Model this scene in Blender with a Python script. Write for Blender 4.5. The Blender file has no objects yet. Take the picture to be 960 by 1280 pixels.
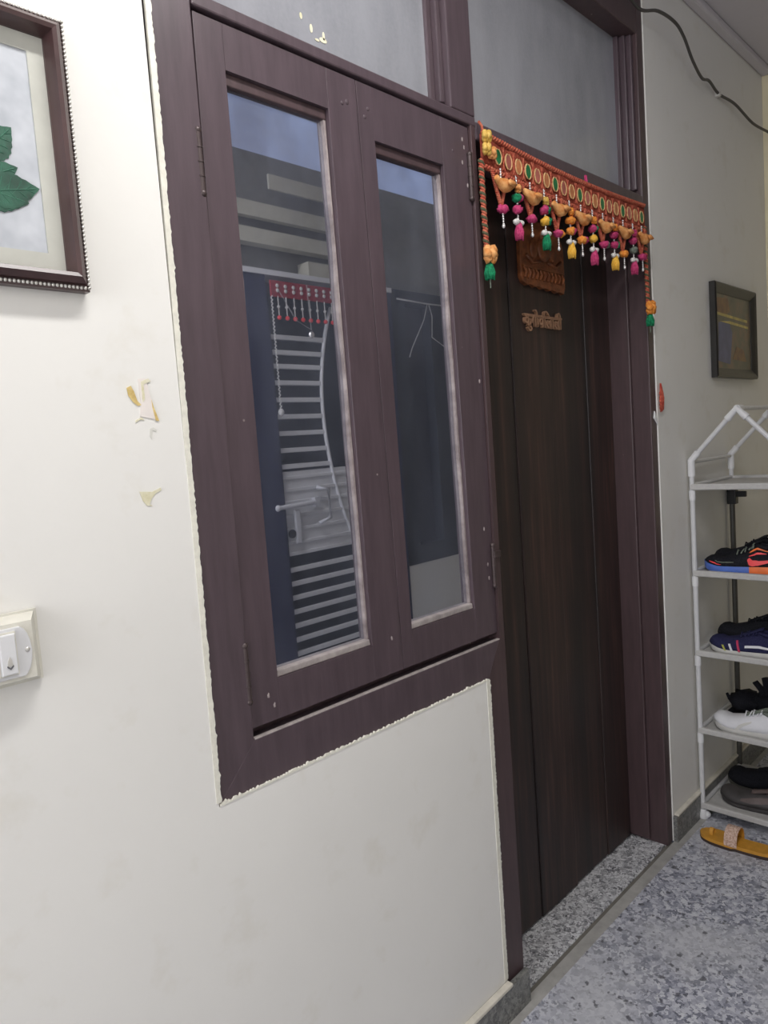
import bpy, bmesh, math, random
from mathutils import Vector, Matrix, noise
random.seed(7)
PI = math.pi
S = bpy.context.scene
COL = S.collection

# ------------------------------------------------------------------ camera
yaw, pitch, roll = math.radians(45.4), math.radians(-5.1), math.radians(-4.15)
fwd = Vector((math.sin(yaw)*math.cos(pitch), math.cos(yaw)*math.cos(pitch), math.sin(pitch)))
rt = Vector((math.cos(yaw), -math.sin(yaw), 0)); upv = rt.cross(fwd)
r_ = rt*math.cos(roll)+upv*math.sin(roll); u_ = -rt*math.sin(roll)+upv*math.cos(roll)
cd = bpy.data.cameras.new('camera'); cam = bpy.data.objects.new('camera', cd); COL.objects.link(cam)
M = Matrix((r_, u_, -fwd)).transposed().to_4x4(); M.translation = Vector((0, -1.0, 1.395)); cam.matrix_world = M
cd.sensor_fit = 'VERTICAL'; cd.sensor_height = 36; cd.lens = 905/1280*36; cd.clip_start = .02
S.camera = cam

# ------------------------------------------------------------------ world, lights, exposure
w = bpy.data.worlds.new('world'); S.world = w; w.use_nodes = True
w.node_tree.nodes['Background'].inputs[0].default_value = (.75, .82, 1, 1)
w.node_tree.nodes['Background'].inputs[1].default_value = .05
def area(name, loc, target, sx, sy, power, col):
    l = bpy.data.lights.new(name, 'AREA'); l.shape = 'RECTANGLE'; l.size = sx; l.size_y = sy; l.energy = power; l.color = col
    o = bpy.data.objects.new(name, l); COL.objects.link(o); o.location = loc
    o.rotation_euler = (Vector(target)-Vector(loc)).to_track_quat('-Z', 'Y').to_euler()
    return o
area('ceiling_lamp_light', (.66, -.70, 2.76), (.66, -.45, 1.2), .9, .10, 17.5, (1, .985, .965))
area('left_fill_light', (-2.2, -.65, 1.7), (1.6, -.1, 1.2), 1.1, 1.6, 36, (.92, .94, 1))  # added cool fill from the unseen left end of the corridor
S.view_settings.view_transform = 'Standard'; S.view_settings.look = 'None'
S.view_settings.gamma = 1; S.view_settings.use_curve_mapping = False
S.view_settings.exposure = 0.02

# ------------------------------------------------------------------ materials
class NT:
    def __init__(s, name):
        s.m = bpy.data.materials.new(name); s.m.use_nodes = True; s.t = s.m.node_tree
        s.b = s.t.nodes['Principled BSDF']; s.out = s.t.nodes['Material Output']
        s.co = s.t.nodes.new('ShaderNodeTexCoord')
    def n(s, typ, **k):
        x = s.t.nodes.new(typ)
        for a, v in k.items():
            if a.startswith('i_'): x.inputs[a[2:].replace('_', ' ')].default_value = v
            else: setattr(x, a, v)
        return x
    def l(s, a, b): s.t.links.new(a, b)
    def mapping(s, scale=(1,1,1)):
        mp = s.n('ShaderNodeMapping'); mp.inputs['Scale'].default_value = scale
        s.l(s.co.outputs['Object'], mp.inputs[0]); return mp.outputs[0]
    def noise(s, scale, detail=4, vec=None, rough=.6):
        x = s.n('ShaderNodeTexNoise'); x.inputs['Scale'].default_value = scale; x.inputs['Detail'].default_value = detail
        x.inputs['Roughness'].default_value = rough
        s.l(vec or s.co.outputs['Object'], x.inputs['Vector']); return x.outputs[0]
    def ramp(s, f, stops):
        x = s.n('ShaderNodeValToRGB'); e = x.color_ramp.elements
        while len(e) < len(stops): e.new(.5)
        for q, (p, c) in zip(e, stops): q.position = p; q.color = (*c, 1) if len(c) == 3 else c
        s.l(f, x.inputs[0]); return x.outputs[0]
    def mix(s, f, a, b, mode='MIX'):
        x = s.n('ShaderNodeMix', data_type='RGBA', blend_type=mode)
        for sock, v in ((x.inputs[0], f), (x.inputs[6], a), (x.inputs[7], b)):
            if hasattr(v, 'links'): s.l(v, sock)
            elif isinstance(v, (int, float)): sock.default_value = v
            else: sock.default_value = (*v, 1)
        return x.outputs[2]
    def col(s, c): s.l(c, s.b.inputs['Base Color'])
    def bump(s, h, strength=.2, dist=.01):
        x = s.n('ShaderNodeBump'); x.inputs['Strength'].default_value = strength; x.inputs['Distance'].default_value = dist
        s.l(h, x.inputs['Height']); s.l(x.outputs[0], s.b.inputs['Normal'])
def mat(name, c, rough=.6, metal=0, var=.12, scale=30, bump=0, spec=.5, c2=None):
    t = NT(name); f = t.noise(scale)
    a = tuple(x*(1-var) for x in c); b = c2 or tuple(min(1, x*(1+var)) for x in c)
    t.col(t.ramp(f, [(.3, a), (.7, b)])); t.b.inputs['Roughness'].default_value = rough
    t.b.inputs['Metallic'].default_value = metal; t.b.inputs['Specular IOR Level'].default_value = spec
    if bump: t.bump(f, bump, .004)
    return t.m
MT = {}
def wallmat(name, base, stain, amt):
    t = NT(name)
    f1 = t.noise(1.6, 5); f2 = t.noise(9, 6); f3 = t.noise(60, 3)
    c = t.ramp(f1, [(.3, tuple(x*.95 for x in base)), (.7, base)])
    c = t.mix(t.ramp(f2, [(.56, (0,0,0)), (.80, (amt,)*3)]), c, stain)
    sp = t.noise(26, 2); c = t.mix(t.ramp(sp, [(.775, (0,0,0)), (.80, (.35,)*3)]), c, (.30, .27, .22))
    t.col(c); t.b.inputs['Roughness'].default_value = .62; t.b.inputs['Specular IOR Level'].default_value = .25
    t.bump(f3, .12, .002); return t.m
MT['wall'] = wallmat('cream_wall_paint', (.825, .81, .775), (.64, .595, .49), .42)
MT['wall_end'] = wallmat('yellow_lit_wall_paint', (.80, .72, .50), (.6, .52, .35), .4)  # yellow light falling on the end wall put into its paint colour
MT['ceiling'] = wallmat('ceiling_paint', (.60, .57, .60), (.45, .42, .44), .3)
MT['plaster'] = mat('pale_plaster_edge', (.76, .74, .65), .8, var=.1, scale=70, bump=.4)
def paintwood(name, c, rough, chips=True, grain=.18):
    t = NT(name); v = t.mapping((14, 14, 1.6)); f = t.noise(5, 6, v)
    cc = t.ramp(f, [(.3, tuple(x*(1-grain) for x in c)), (.7, tuple(x*(1+grain) for x in c))])
    g = t.noise(2.2, 3); cc = t.mix(t.ramp(g, [(.4, (0,0,0)), (.75, (.35,)*3)]), cc, tuple(x*1.25 for x in c))
    if chips:
        vo = t.n('ShaderNodeTexVoronoi'); vo.inputs['Scale'].default_value = 22; t.l(t.co.outputs['Object'], vo.inputs['Vector'])
        k = t.noise(7, 2)
        m1 = t.ramp(vo.outputs['Distance'], [(.035, (1,1,1)), (.055, (0,0,0))]); m2 = t.ramp(k, [(.56, (0,0,0)), (.6, (1,1,1))])
        cc = t.mix(t.mix(1.0, m1, m2, 'MULTIPLY'), cc, (.42, .36, .34))
    t.col(cc); t.b.inputs['Roughness'].default_value = rough; t.bump(f, .10, .002); return t.m
MT['frame'] = paintwood('maroon_brown_gloss_paint', (.080, .056, .066), .38)
MT['frame2'] = paintwood('maroon_brown_gloss_paint_jamb', (.068, .042, .045), .42)
def doormat():
    t = NT('dark_stained_wood'); v = t.mapping((16, 16, .9)); f = t.noise(4, 6, v); g = t.noise(1.6, 3, t.mapping((9, 1, .25)))
    cc = t.ramp(f, [(.3, (.026, .015, .014)), (.55, (.052, .028, .024)), (.75, (.11, .055, .042))])
    cc = t.mix(t.ramp(g, [(.38, (0,0,0)), (.62, (.80,)*3)]), cc, (.013, .011, .012))
    t.col(cc); t.b.inputs['Roughness'].default_value = .46; t.bump(f, .12, .002); return t.m
MT['door'] = doormat()
MT['putty'] = mat('pale_window_putty', (.26, .21, .21), .7, var=.3, scale=25, c2=(.44, .38, .37))
MT['lit_ledge'] = mat('lit_ledge_paint', (.34, .30, .29), .7, var=.25, scale=40)  # paler than the frame: light on the ledges put into the colour
def glass(name, dustc, dust0, dust1, refl, rrough, tint, streak):
    t = NT(name); t.t.nodes.remove(t.b)
    gl = t.n('ShaderNodeBsdfGlossy'); gl.inputs['Color'].default_value = (*refl, 1); gl.inputs['Roughness'].default_value = rrough
    tr = t.n('ShaderNodeBsdfTransparent'); tr.inputs['Color'].default_value = (*tint, 1)
    df = t.n('ShaderNodeBsdfDiffuse'); df.inputs['Color'].default_value = (*dustc, 1)
    fr = t.n('ShaderNodeLayerWeight'); fr.inputs['Blend'].default_value = .32
    mr = t.n('ShaderNodeMapRange'); mr.inputs[1].default_value = 0; mr.inputs[2].default_value = 1; mr.inputs[3].default_value = streak; mr.inputs[4].default_value = 1
    t.l(fr.outputs['Fresnel'], mr.inputs[0])
    m1 = t.n('ShaderNodeMixShader'); t.l(mr.outputs[0], m1.inputs[0]); t.l(tr.outputs[0], m1.inputs[1]); t.l(gl.outputs[0], m1.inputs[2])
    f = t.noise(3.0, 6, t.mapping((3, 3, 1.0))); fine = t.noise(130, 3)
    d = t.ramp(f, [(.3, (dust0,)*3), (.75, (dust1,)*3)])
    d = t.mix(t.ramp(fine, [(.3, (0,0,0)), (.8, (.35,)*3)]), d, (dust1,)*3)
    m2 = t.n('ShaderNodeMixShader'); t.l(d, m2.inputs[0]); t.l(m1.outputs[0], m2.inputs[1]); t.l(df.outputs[0], m2.inputs[2])
    t.l(m2.outputs[0], t.out.inputs[0]); return t.m
MT['glass'] = glass('dusty_reflective_window_glass', (.44, .48, .62), .03, .13, (.90, .92, 1.0), .014, (.30, .32, .38), .58)
MT['glass_dusty'] = glass('frosty_dust_covered_glass', (.56, .57, .62), .38, .55, (.85, .87, .92), .14, (.3, .3, .32), .26)
MT['metal_dark'] = mat('painted_steel_hinge', (.07, .05, .05), .4, .3)
MT['interior'] = mat('dim_interior', (.05, .05, .055), .9)
def granite(name, stops, sc, patch, pc, dark=True):
    t = NT(name); vo = t.n('ShaderNodeTexVoronoi'); vo.inputs['Scale'].default_value = sc
    mv = t.n('ShaderNodeMix', data_type='VECTOR'); nz = t.n('ShaderNodeTexNoise'); nz.inputs['Scale'].default_value = sc*.7; t.l(t.co.outputs['Object'], nz.inputs['Vector'])
    mv.inputs[0].default_value = .03; t.l(t.co.outputs['Object'], mv.inputs[4]); t.l(nz.outputs['Color'], mv.inputs[5]); t.l(mv.outputs[1], vo.inputs['Vector'])
    sx = t.n('ShaderNodeSeparateColor'); t.l(vo.outputs['Color'], sx.inputs[0])
    c = t.ramp(sx.outputs[0], stops)
    if patch:
        c = t.mix(t.ramp(t.noise(2.3, 4), [(.44, (0,0,0)), (.62, (patch,)*3)]), c, pc)
    if dark:
        k = t.noise(38, 2, rough=.5); c = t.mix(t.ramp(k, [(.63, (0,0,0)), (.68, (.8,)*3)]), c, (.07, .07, .085))
    t.col(c); t.b.inputs['Roughness'].default_value = .38; return t.m
MT['floor'] = granite('blue_grey_granite_floor', [(0, (.13, .14, .18)), (.3, (.30, .31, .38)), (.65, (.52, .53, .60)), (1, (.68, .69, .73))], 105, .72, (.57, .575, .61))
MT['threshold'] = granite('speckled_granite_threshold', [(0, (.09, .09, .10)), (.25, (.32, .32, .34)), (.6, (.58, .58, .60)), (1, (.80, .80, .82))], 135, 0, (0,0,0), False)
MT['skirting'] = granite('grey_granite_skirting', [(0, (.10, .10, .10)), (.5, (.19, .19, .18)), (1, (.28, .28, .26))], 130, 0, (0,0,0), False)
MT['cement'] = mat('cement_strip', (.40, .39, .37), .8, var=.15, scale=22)
MT['cream_ledge'] = mat('cream_cement_ledge', (.66, .62, .54), .8, var=.12, scale=30)
MT['groove'] = mat('dark_grout', (.17, .16, .14), .9)
MT['art_frame'] = mat('dark_mahogany_picture_frame', (.065, .034, .034), .28, var=.2, scale=12)
MT['bead'] = mat('silver_bead', (.72, .70, .66), .3, .6)
MT['mat_board'] = mat('grey_green_mat_board', (.52, .52, .47), .9, var=.06, scale=20)
MT['silver_print'] = mat('silver_blue_print', (.40, .43, .48), .4, var=.2, scale=9, c2=(.62, .64, .68))
MT['leaf'] = mat('dark_green_printed_leaf', (.012, .055, .035), .5, var=.4, scale=30, c2=(.03, .15, .09))
MT['vein'] = mat('pale_leaf_vein', (.05, .17, .11), .5)
MT['white_plastic'] = mat('white_switch_plastic', (.70, .70, .71), .3, var=.03)
MT['cream_plastic'] = mat('aged_cream_plastic', (.70, .68, .60), .45, var=.08)
MT['ink'] = mat('grey_ink', (.12, .12, .13), .5)
MT['tape'] = mat('old_adhesive_tape', (.80, .74, .70), .45, var=.06)
MT['glue'] = mat('yellowed_glue', (.72, .47, .12), .6, var=.3, scale=60, c2=(.80, .66, .32))
MT['glue2'] = mat('pale_yellowed_glue', (.74, .68, .42), .6, var=.15, scale=90, c2=(.80, .77, .62))
MT['smudge'] = mat('faint_grey_smudge', (.68, .67, .62), .7, var=.05)
def cloth(name, c, c2, sc=160):
    t = NT(name); f = t.noise(sc, 3); t.col(t.ramp(f, [(.35, c), (.65, c2)])); t.b.inputs['Roughness'].default_value = .9
    t.b.inputs['Specular IOR Level'].default_value = .15
    t.bump(f, .6, .003); return t.m
MT['red_cloth'] = cloth('rust_red_embroidered_cloth', (.20, .035, .022), (.38, .09, .055))
MT['rope'] = cloth('coral_red_braid', (.38, .06, .04), (.52, .17, .10))
MT['rope2'] = cloth('dark_green_braid', (.05, .07, .04), (.12, .10, .06))
MT['peach'] = cloth('peach_orange_cloth', (.60, .22, .06), (.78, .42, .17), 60)
MT['mustard'] = cloth('mustard_wool', (.55, .33, .06), (.70, .48, .14), 90)
MT['magenta'] = cloth('magenta_wool', (.38, .03, .11), (.58, .08, .20))
MT['green'] = cloth('green_wool', (.01, .13, .06), (.02, .28, .12))
MT['orange'] = cloth('orange_wool', (.70, .20, .03), (.85, .36, .08))
MT['yellow'] = cloth('yellow_wool', (.70, .36, .04), (.82, .50, .09))
MT['greywool'] = cloth('grey_green_wool', (.12, .15, .12), (.22, .24, .20))
MT['whitewool'] = cloth('white_wool', (.60, .58, .55), (.78, .76, .73))
MT['mirror_green'] = mat('green_mirror_disc', (.02, .18, .06), .2, .2, var=.4)
MT['mirror_pink'] = mat('pink_mirror_disc', (.45, .13, .10), .35, .1, var=.3)
MT['mirror_orange'] = mat('orange_mirror_disc', (.55, .20, .08), .35, .1, var=.3)
MT['gold'] = mat('gold_thread', (.66, .42, .20), .5, .1, var=.3, scale=200)
MT['silver'] = mat('silver_bead_string', (.75, .73, .72), .25, .5, var=.2, scale=200)
MT['copper_relief'] = mat('carved_orange_brown_wood', (.17, .048, .018), .45, var=.45, scale=45, c2=(.30, .10, .035), bump=.4)
MT['tan_letters'] = mat('light_brown_cut_letters', (.36, .20, .12), .55, var=.2, scale=90)
MT['letter_side'] = mat('letter_side_wood', (.14, .06, .03), .6)
MT['rack_tube'] = mat('white_enamel_tube', (.62, .62, .63), .35, var=.04)
MT['rack_joint'] = mat('white_plastic_joint', (.72, .72, .73), .4, var=.04)
MT['rack_cloth'] = mat('pale_grey_shelf_cloth', (.50, .49, .475), .75, var=.06, scale=80)
MT['dark_tube'] = mat('dark_post_tube', (.075, .07, .06), .45)
MT['black_plastic'] = mat('black_plastic', (.012, .012, .013), .4)
MT['black_frame'] = mat('black_picture_frame', (.022, .020, .018), .35, var=.2)
def painting():
    t = NT('small_dark_painting'); s = t.n('ShaderNodeSeparateXYZ'); t.l(t.co.outputs['Object'], s.inputs[0])
    nz = t.noise(11, 5)
    a = t.ramp(nz, [(.35, (.05, .045, .03)), (.5, (.09, .075, .045)), (.62, (.16, .085, .05)), (.75, (.07, .085, .05))])
    t.col(a); t.b.inputs['Roughness'].default_value = .28; return t.m
MT['painting'] = painting()
MT['paint_blue'] = mat('blue_painted_area', (.07, .08, .20), .35, var=.3, scale=18)
MT['paint_gold'] = mat('gold_painted_line', (.50, .40, .10), .35, var=.4, scale=25)
MT['paint_red'] = mat('rust_painted_area', (.16, .04, .03), .35, var=.45, scale=18, c2=(.26, .13, .03))
MT['cable'] = mat('dark_cable', (.06, .055, .05), .5)
MT['cablepin'] = mat('white_cable_pin', (.6, .58, .55), .5)
MT['paper'] = mat('white_paper_scrap', (.85, .85, .85), .7, var=.03)
MT['red_thread'] = cloth('faded_red_thread', (.42, .05, .04), (.62, .16, .10))
# footwear
MT['blk_fabric'] = cloth('black_mesh_fabric', (.008, .009, .012), (.022, .022, .028), 300)
MT['navy_fabric'] = cloth('navy_knit_fabric', (.016, .017, .055), (.035, .035, .09), 300)
MT['white_leather'] = mat('white_leather', (.72, .72, .75), .5, var=.05)
MT['white_rubber'] = mat('white_rubber', (.62, .61, .58), .6, var=.05)
MT['blue_rubber'] = mat('blue_rubber', (.10, .19, .60), .45, var=.1)
MT['orange_rubber'] = mat('orange_rubber', (.90, .20, .05), .45, var=.1)
MT['coral'] = mat('coral_red_panel', (.90, .07, .08), .5, var=.05)
MT['grey_leather'] = mat('dark_grey_leather', (.055, .05, .05), .5, var=.25)
MT['brown_leather'] = mat('brown_grey_leather', (.11, .08, .075), .5, var=.2)
MT['olive_trim'] = mat('olive_grey_trim', (.11, .11, .09), .7)
MT['lime'] = mat('lime_stripe', (.45, .45, .08), .6)
MT['crimson'] = mat('crimson_stripe', (.50, .03, .10), .6)
MT['sandal_tan'] = mat('mustard_tan_footbed', (.60, .29, .035), .55, var=.12, scale=40)
MT['sandal_sole'] = mat('dark_brown_outsole', (.05, .03, .025), .7)
MT['strap_sparkle'] = cloth('cream_pink_sparkle_strap', (.45, .27, .20), (.75, .58, .48), 190)
# far side
MT['gate_white'] = mat('white_painted_steel', (.84, .84, .86), .4, var=.05)
MT['gate_mesh'] = mat('dark_gate_backing', (.035, .04, .05), .7)
MT['gate_blue'] = mat('dark_blue_door_frame', (.035, .04, .09), .5)
MT['slab'] = mat('stair_concrete', (.62, .60, .50), .85, var=.15, scale=6)
MT['slab_dark'] = mat('dark_stair_slab', (.34, .34, .33), .85, var=.15, scale=6)
MT['gate_cloth'] = cloth('crimson_toran_cloth', (.32, .02, .04), (.45, .05, .06))
def emis(name, c, s):
    t = NT(name); t.b.inputs['Emission Color'].default_value = (*c, 1); t.b.inputs['Emission Strength'].default_value = s
    t.b.inputs['Base Color'].default_value = (.2, .2, .2, 1); return t.m
MT['lamp'] = emis('lit_lamp_diffuser', (1, .97, .92), 6)
def blue_glow():
    t = NT('blue_glow_pane'); f = t.noise(3.5, 4); c = t.ramp(f, [(.3, (.10, .15, .32)), (.7, (.34, .48, .85))])
    t.l(c, t.b.inputs['Emission Color']); t.b.inputs['Emission Strength'].default_value = .6; return t.m
MT['blue_glow'] = blue_glow()

# ------------------------------------------------------------------ mesh helpers
class MB:
    def __init__(s): s.bm = bmesh.new()
    def box(s, x0, x1, y0, y1, z0, z1, bev=0):
        vs = [s.bm.verts.new(p) for p in ((x0,y0,z0),(x1,y0,z0),(x1,y1,z0),(x0,y1,z0),(x0,y0,z1),(x1,y0,z1),(x1,y1,z1),(x0,y1,z1))]
        fs = [s.bm.faces.new([vs[i] for i in f]) for f in ((0,3,2,1),(4,5,6,7),(0,1,5,4),(1,2,6,5),(2,3,7,6),(3,0,4,7))]
        if bev:
            es = list({e for f in fs for e in f.edges}); bmesh.ops.bevel(s.bm, geom=es, offset=bev, segments=2, profile=.5, affect='EDGES')
        return s
    def prism(s, pts, y0, y1, bev=0):      # polygon in xz, extruded along y
        a = [s.bm.verts.new((x, y0, z)) for x, z in pts]; b = [s.bm.verts.new((x, y1, z)) for x, z in pts]
        n = len(pts); fs = [s.bm.faces.new(a), s.bm.faces.new(b[::-1])]
        for i in range(n): fs.append(s.bm.faces.new((a[i], b[i], b[(i+1) % n], a[(i+1) % n])))
        if bev:
            es = list(fs[0].edges); bmesh.ops.bevel(s.bm, geom=es, offset=bev, segments=2, profile=.5, affect='EDGES')
        return s
    def tube(s, pts, r, n=10, cap=True):
        pts = [Vector(p) for p in pts]; rr = r if isinstance(r, (list, tuple)) else [r]*len(pts); rings = []
        t0 = (pts[1]-pts[0]).normalized(); ref = Vector((0,0,1)) if abs(t0.z) < .9 else Vector((1,0,0))
        for i, p in enumerate(pts):
            t = (pts[min(i+1, len(pts)-1)]-pts[max(i-1, 0)]).normalized()
            a = t.cross(ref).normalized(); b = t.cross(a).normalized(); ref = b.cross(t) if False else ref
            rings.append([s.bm.verts.new(p+(a*math.cos(2*PI*k/n)+b*math.sin(2*PI*k/n))*rr[i]) for k in range(n)])
        for i in range(len(rings)-1):
            for k in range(n): s.bm.faces.new((rings[i][k], rings[i][(k+1) % n], rings[i+1][(k+1) % n], rings[i+1][k]))
        if cap: s.bm.faces.new(rings[0][::-1]); s.bm.faces.new(rings[-1])
        return s
    def ball(s, c, r, sc=(1,1,1), seg=12, jit=0, seed=0):
        res = bmesh.ops.create_uvsphere(s.bm, u_segments=seg, v_segments=max(6, seg*2//3), radius=1)
        for v in res['verts']:
            k = 1+jit*noise.noise(v.co*3.1+Vector((seed, seed*2.3, 0)))
            v.co = Vector((v.co.x*r*sc[0]*k, v.co.y*r*sc[1]*k, v.co.z*r*sc[2]*k))+Vector(c)
        return s
    def disc(s, c, r, rx=1, rz=1, th=.002, n=20):
        return s.prism([(c[0]+math.cos(2*PI*i/n)*r*rx, c[2]+math.sin(2*PI*i/n)*r*rz) for i in range(n)], c[1]-th, c[1])
    def loft(s, rings, cap=True, closed=True):
        R = [[s.bm.verts.new(p) for p in ring] for ring in rings]; n = len(R[0])
        for i in range(len(R)-1):
            for k in range(n if closed else n-1): s.bm.faces.new((R[i][k], R[i][(k+1) % n], R[i+1][(k+1) % n], R[i+1][k]))
        if cap: s.bm.faces.new(R[0][::-1]); s.bm.faces.new(R[-1])
        return s
    def twist(s, pts, r, turns, phase=0):
        P = [Vector(p) for p in pts]; L = []; n = 10*max(2, turns)
        seg = [(P[i+1]-P[i]).length for i in range(len(P)-1)]; tot = sum(seg)
        for k in range(n+1):
            d = tot*k/n; i = 0
            while i < len(seg)-1 and d > seg[i]: d -= seg[i]; i += 1
            c = P[i].lerp(P[i+1], min(1, d/seg[i])); t = (P[i+1]-P[i]).normalized()
            ref = Vector((0,1,0)); a = t.cross(ref).normalized(); th = 2*PI*turns*k/n+phase
            L.append(c+(a*math.cos(th)+ref*math.sin(th))*r*.6)
        return s.tube(L, r*.62, 6)
    def build(s, name, m, parent=None, smooth=False, sub=0):
        bmesh.ops.recalc_face_normals(s.bm, faces=s.bm.faces)
        me = bpy.data.meshes.new(name); s.bm.to_mesh(me); s.bm.free(); me.materials.append(MT[m])
        if smooth:
            for p in me.polygons: p.use_smooth = True
        o = bpy.data.objects.new(name, me); COL.objects.link(o)
        if parent:
            o.parent = parent; o.matrix_parent_inverse = Matrix.Identity(4)
        if smooth == 'auto':
            me.set_sharp_from_angle(angle=math.radians(40))
        if sub: q = o.modifiers.new('s', 'SUBSURF'); q.levels = sub; q.render_levels = sub
        return o
def tag(o, label, cat=None, group=None, kind=None):
    o['label'] = label
    if cat: o['category'] = cat
    if group: o['group'] = group
    if kind: o['kind'] = kind
    return o
def empty(name, label, cat, group=None, kind=None, loc=(0,0,0), rz=0):
    o = bpy.data.objects.new(name, None); COL.objects.link(o); o.location = loc; o.rotation_euler = (0, 0, rz); o.empty_display_size = .05
    return tag(o, label, cat, group, kind)
def B(*a, **k): return MB().box(*a, **k)

# ------------------------------------------------------------------ setting
CZ = 2.835; XE = 3.425; YB = -1.24; XL = -2.4
wf = MB(); wf.box(XL, .588, 0, .2, 0, CZ).box(.588, 1.322, 0, .2, 0, .838).box(2.294, XE, 0, .2, 0, CZ).box(.588, 2.294, 0, .2, 2.70, CZ)
tag(wf.build('wall_front', 'wall'), 'cream painted corridor wall around the brown window and door', 'wall', kind='structure')
tag(B(XE, XE+.1, YB, .2, 0, CZ).build('wall_end', 'wall_end'), 'end wall of the corridor with yellow light put into its colour', 'wall', kind='structure')
tag(B(XL-.1, XL, YB, .2, 0, CZ).build('wall_left', 'wall'), 'cream wall at the near end of the corridor', 'wall', kind='structure')
wb = MB(); wb.box(2.47, 2.50, YB-.15, YB, 0, .83); wb.box(XL, 1.56, YB-.15, YB, 0, CZ).box(2.50, XE, YB-.15, YB, 0, .83).box(3.25, XE, YB-.15, YB, .83, CZ).box(1.56, 3.25, YB-.15, YB, 2.80, CZ)
tag(wb.build('wall_back', 'wall'), 'cream wall on the opposite side of the corridor', 'wall', kind='structure')
tag(B(XL, XE, YB-.15, .2, CZ, CZ+.08).build('ceiling', 'ceiling'), 'dull mauve grey ceiling', 'ceiling', kind='structure')
tag(B(2.294, XE, -.035, -.0005, CZ-.03, CZ-.001, bev=.008).build('trim_1', 'ceiling'), 'plain cove where wall and ceiling meet', 'trim', kind='structure')
fl = MB(); fl.box(XL, XE, YB-.15, -.034, -.05, 0)
tag(fl.build('floor', 'floor'), 'blue grey speckled granite floor', 'floor', kind='structure')
tag(B(XL, XE, -.034, 0, -.05, -.001).build('trim_2', 'cement'), 'cement strip in the floor along the wall', 'trim', kind='structure')
tag(B(1.40, 2.29, 0, .012, -.05, -.004).build('trim_3', 'groove'), 'dark groove in front of the door threshold', 'trim', kind='structure')
tag(B(1.40, 2.29, .012, .20, -.05, 0, bev=.002).build('trim_4', 'threshold'), 'speckled granite threshold slab under the brown door', 'threshold', kind='structure')
def skirting(name, x0, x1, h, label):
    tag(B(x0, x1, -.014, -.0005, 0, h).build(name, 'skirting'), label, 'skirting', kind='structure')
skirting('baseboard_front', XL, 1.395, .083, 'grey granite skirting left of the door')
skirting('baseboard_right', 2.292, XE, .088, 'grey granite skirting behind the shoe rack')
tag(B(XL, 1.322, -.017, -.0005, .0835, .092, bev=.002).build('trim_5', 'cream_ledge'), 'cream cement ledge on top of the near skirting', 'trim', kind='structure')
tag(B(2.300, XE, -.017, -.0005, .0885, .096, bev=.002).build('trim_6', 'cream_ledge'), 'cream cement ledge on the skirting behind the rack', 'trim', kind='structure')
# ragged plaster lips round the frame
def ragged(x0, z0, x1, z1, wid, side, n, amp):
    out = []; inn = []
    for i in range(n+1):
        t = i/n; x = x0+(x1-x0)*t; z = z0+(z1-z0)*t; j = amp*(random.random()-.3)*(2.0 if random.random() < .12 else 1)
        if side in 'LR':
            sgn = 1 if side == 'L' else -1
            out.append((x-sgn*wid, z)); inn.append((x+sgn*j, z))
        else:
            out.append((x, z-wid)); inn.append((x, z+j))
    m = MB(); 
    for i in range(n): m.prism([out[i], out[i+1], inn[i+1], inn[i]], -.0012, .004)
    return m
tag(ragged(.593, .845, .607, 2.70, .009, 'L', 420, .0020).build('trim_7', 'plaster'), 'ragged pale plaster lip along the left side of the window frame', 'trim', kind='structure')
tag(ragged(.590, .8415, 1.322, .8415, .003, 'B', 240, .0035).build('trim_8', 'plaster'), 'ragged plaster edge under the window frame', 'trim', kind='structure')
tag(ragged(1.324, .095, 1.324, .838, .013, 'L', 220, .003).build('trim_9', 'plaster'), 'ragged pale plaster lip between low wall and door post', 'trim', kind='structure')

# ------------------------------------------------------------------ window 1
win = empty('window_1', 'dark brown wooden window with two tall casements and a dusty glass transom, left of the door', 'window', kind='structure', loc=(.96, 0, .84))
def rel(o, p):  # parent keeping world coordinates
    o.parent = p
    o.matrix_parent_inverse = Matrix.Identity(4)
    me = o.data; q = Vector(p.location) if p.parent is None else Vector(p.location)
    return o
def part(mb, name, m, root, parent=None, **k):
    """mesh given in world coordinates; shifted into the root's space"""
    bmesh.ops.translate(mb.bm, verts=mb.bm.verts, vec=-root.location)
    return mb.build(name, m, parent or root, **k)
f = MB()
f.prism([(.590,.838),(.668,.918),(.676,2.70),(.606,2.70)], .003, .10, bev=.002)
part(f, 'left_stile', 'frame', win)
f = MB(); f.prism([(.590,.838),(1.325,.838),(1.375,.9215),(.668,.9215)], .003, .10, bev=.0015); part(f, 'bottom_rail', 'frame', win)
f = MB(); f.box(.676, 1.400, .003, .10, 2.097, 2.118, bev=.003).box(.676, 1.400, .022, .09, 2.118, 2.130, bev=.003); part(f, 'transom_rail', 'frame', win)
f = MB(); f.box(.606, 1.38, .003, .10, 2.62, 2.70, bev=.003); part(f, 'head_rail', 'frame', win)
f = MB(); f.box(1.315, 1.400, .003, .10, 2.118, 2.62, bev=.003).box(1.300, 1.315, .018, .09, 2.13, 2.62, bev=.003).box(1.283, 1.300, .032, .09, 2.13, 2.62, bev=.003); part(f, 'mullion', 'frame', win)
f = MB(); f.box(.676, .70, .02, .09, 2.13, 2.62, bev=.003); part(f, 'bead', 'frame', win)
f = MB(); f.box(.68, 1.30, .040, .044, 2.12, 2.63); part(f, 'transom_glass', 'glass_dusty', win)
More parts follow.
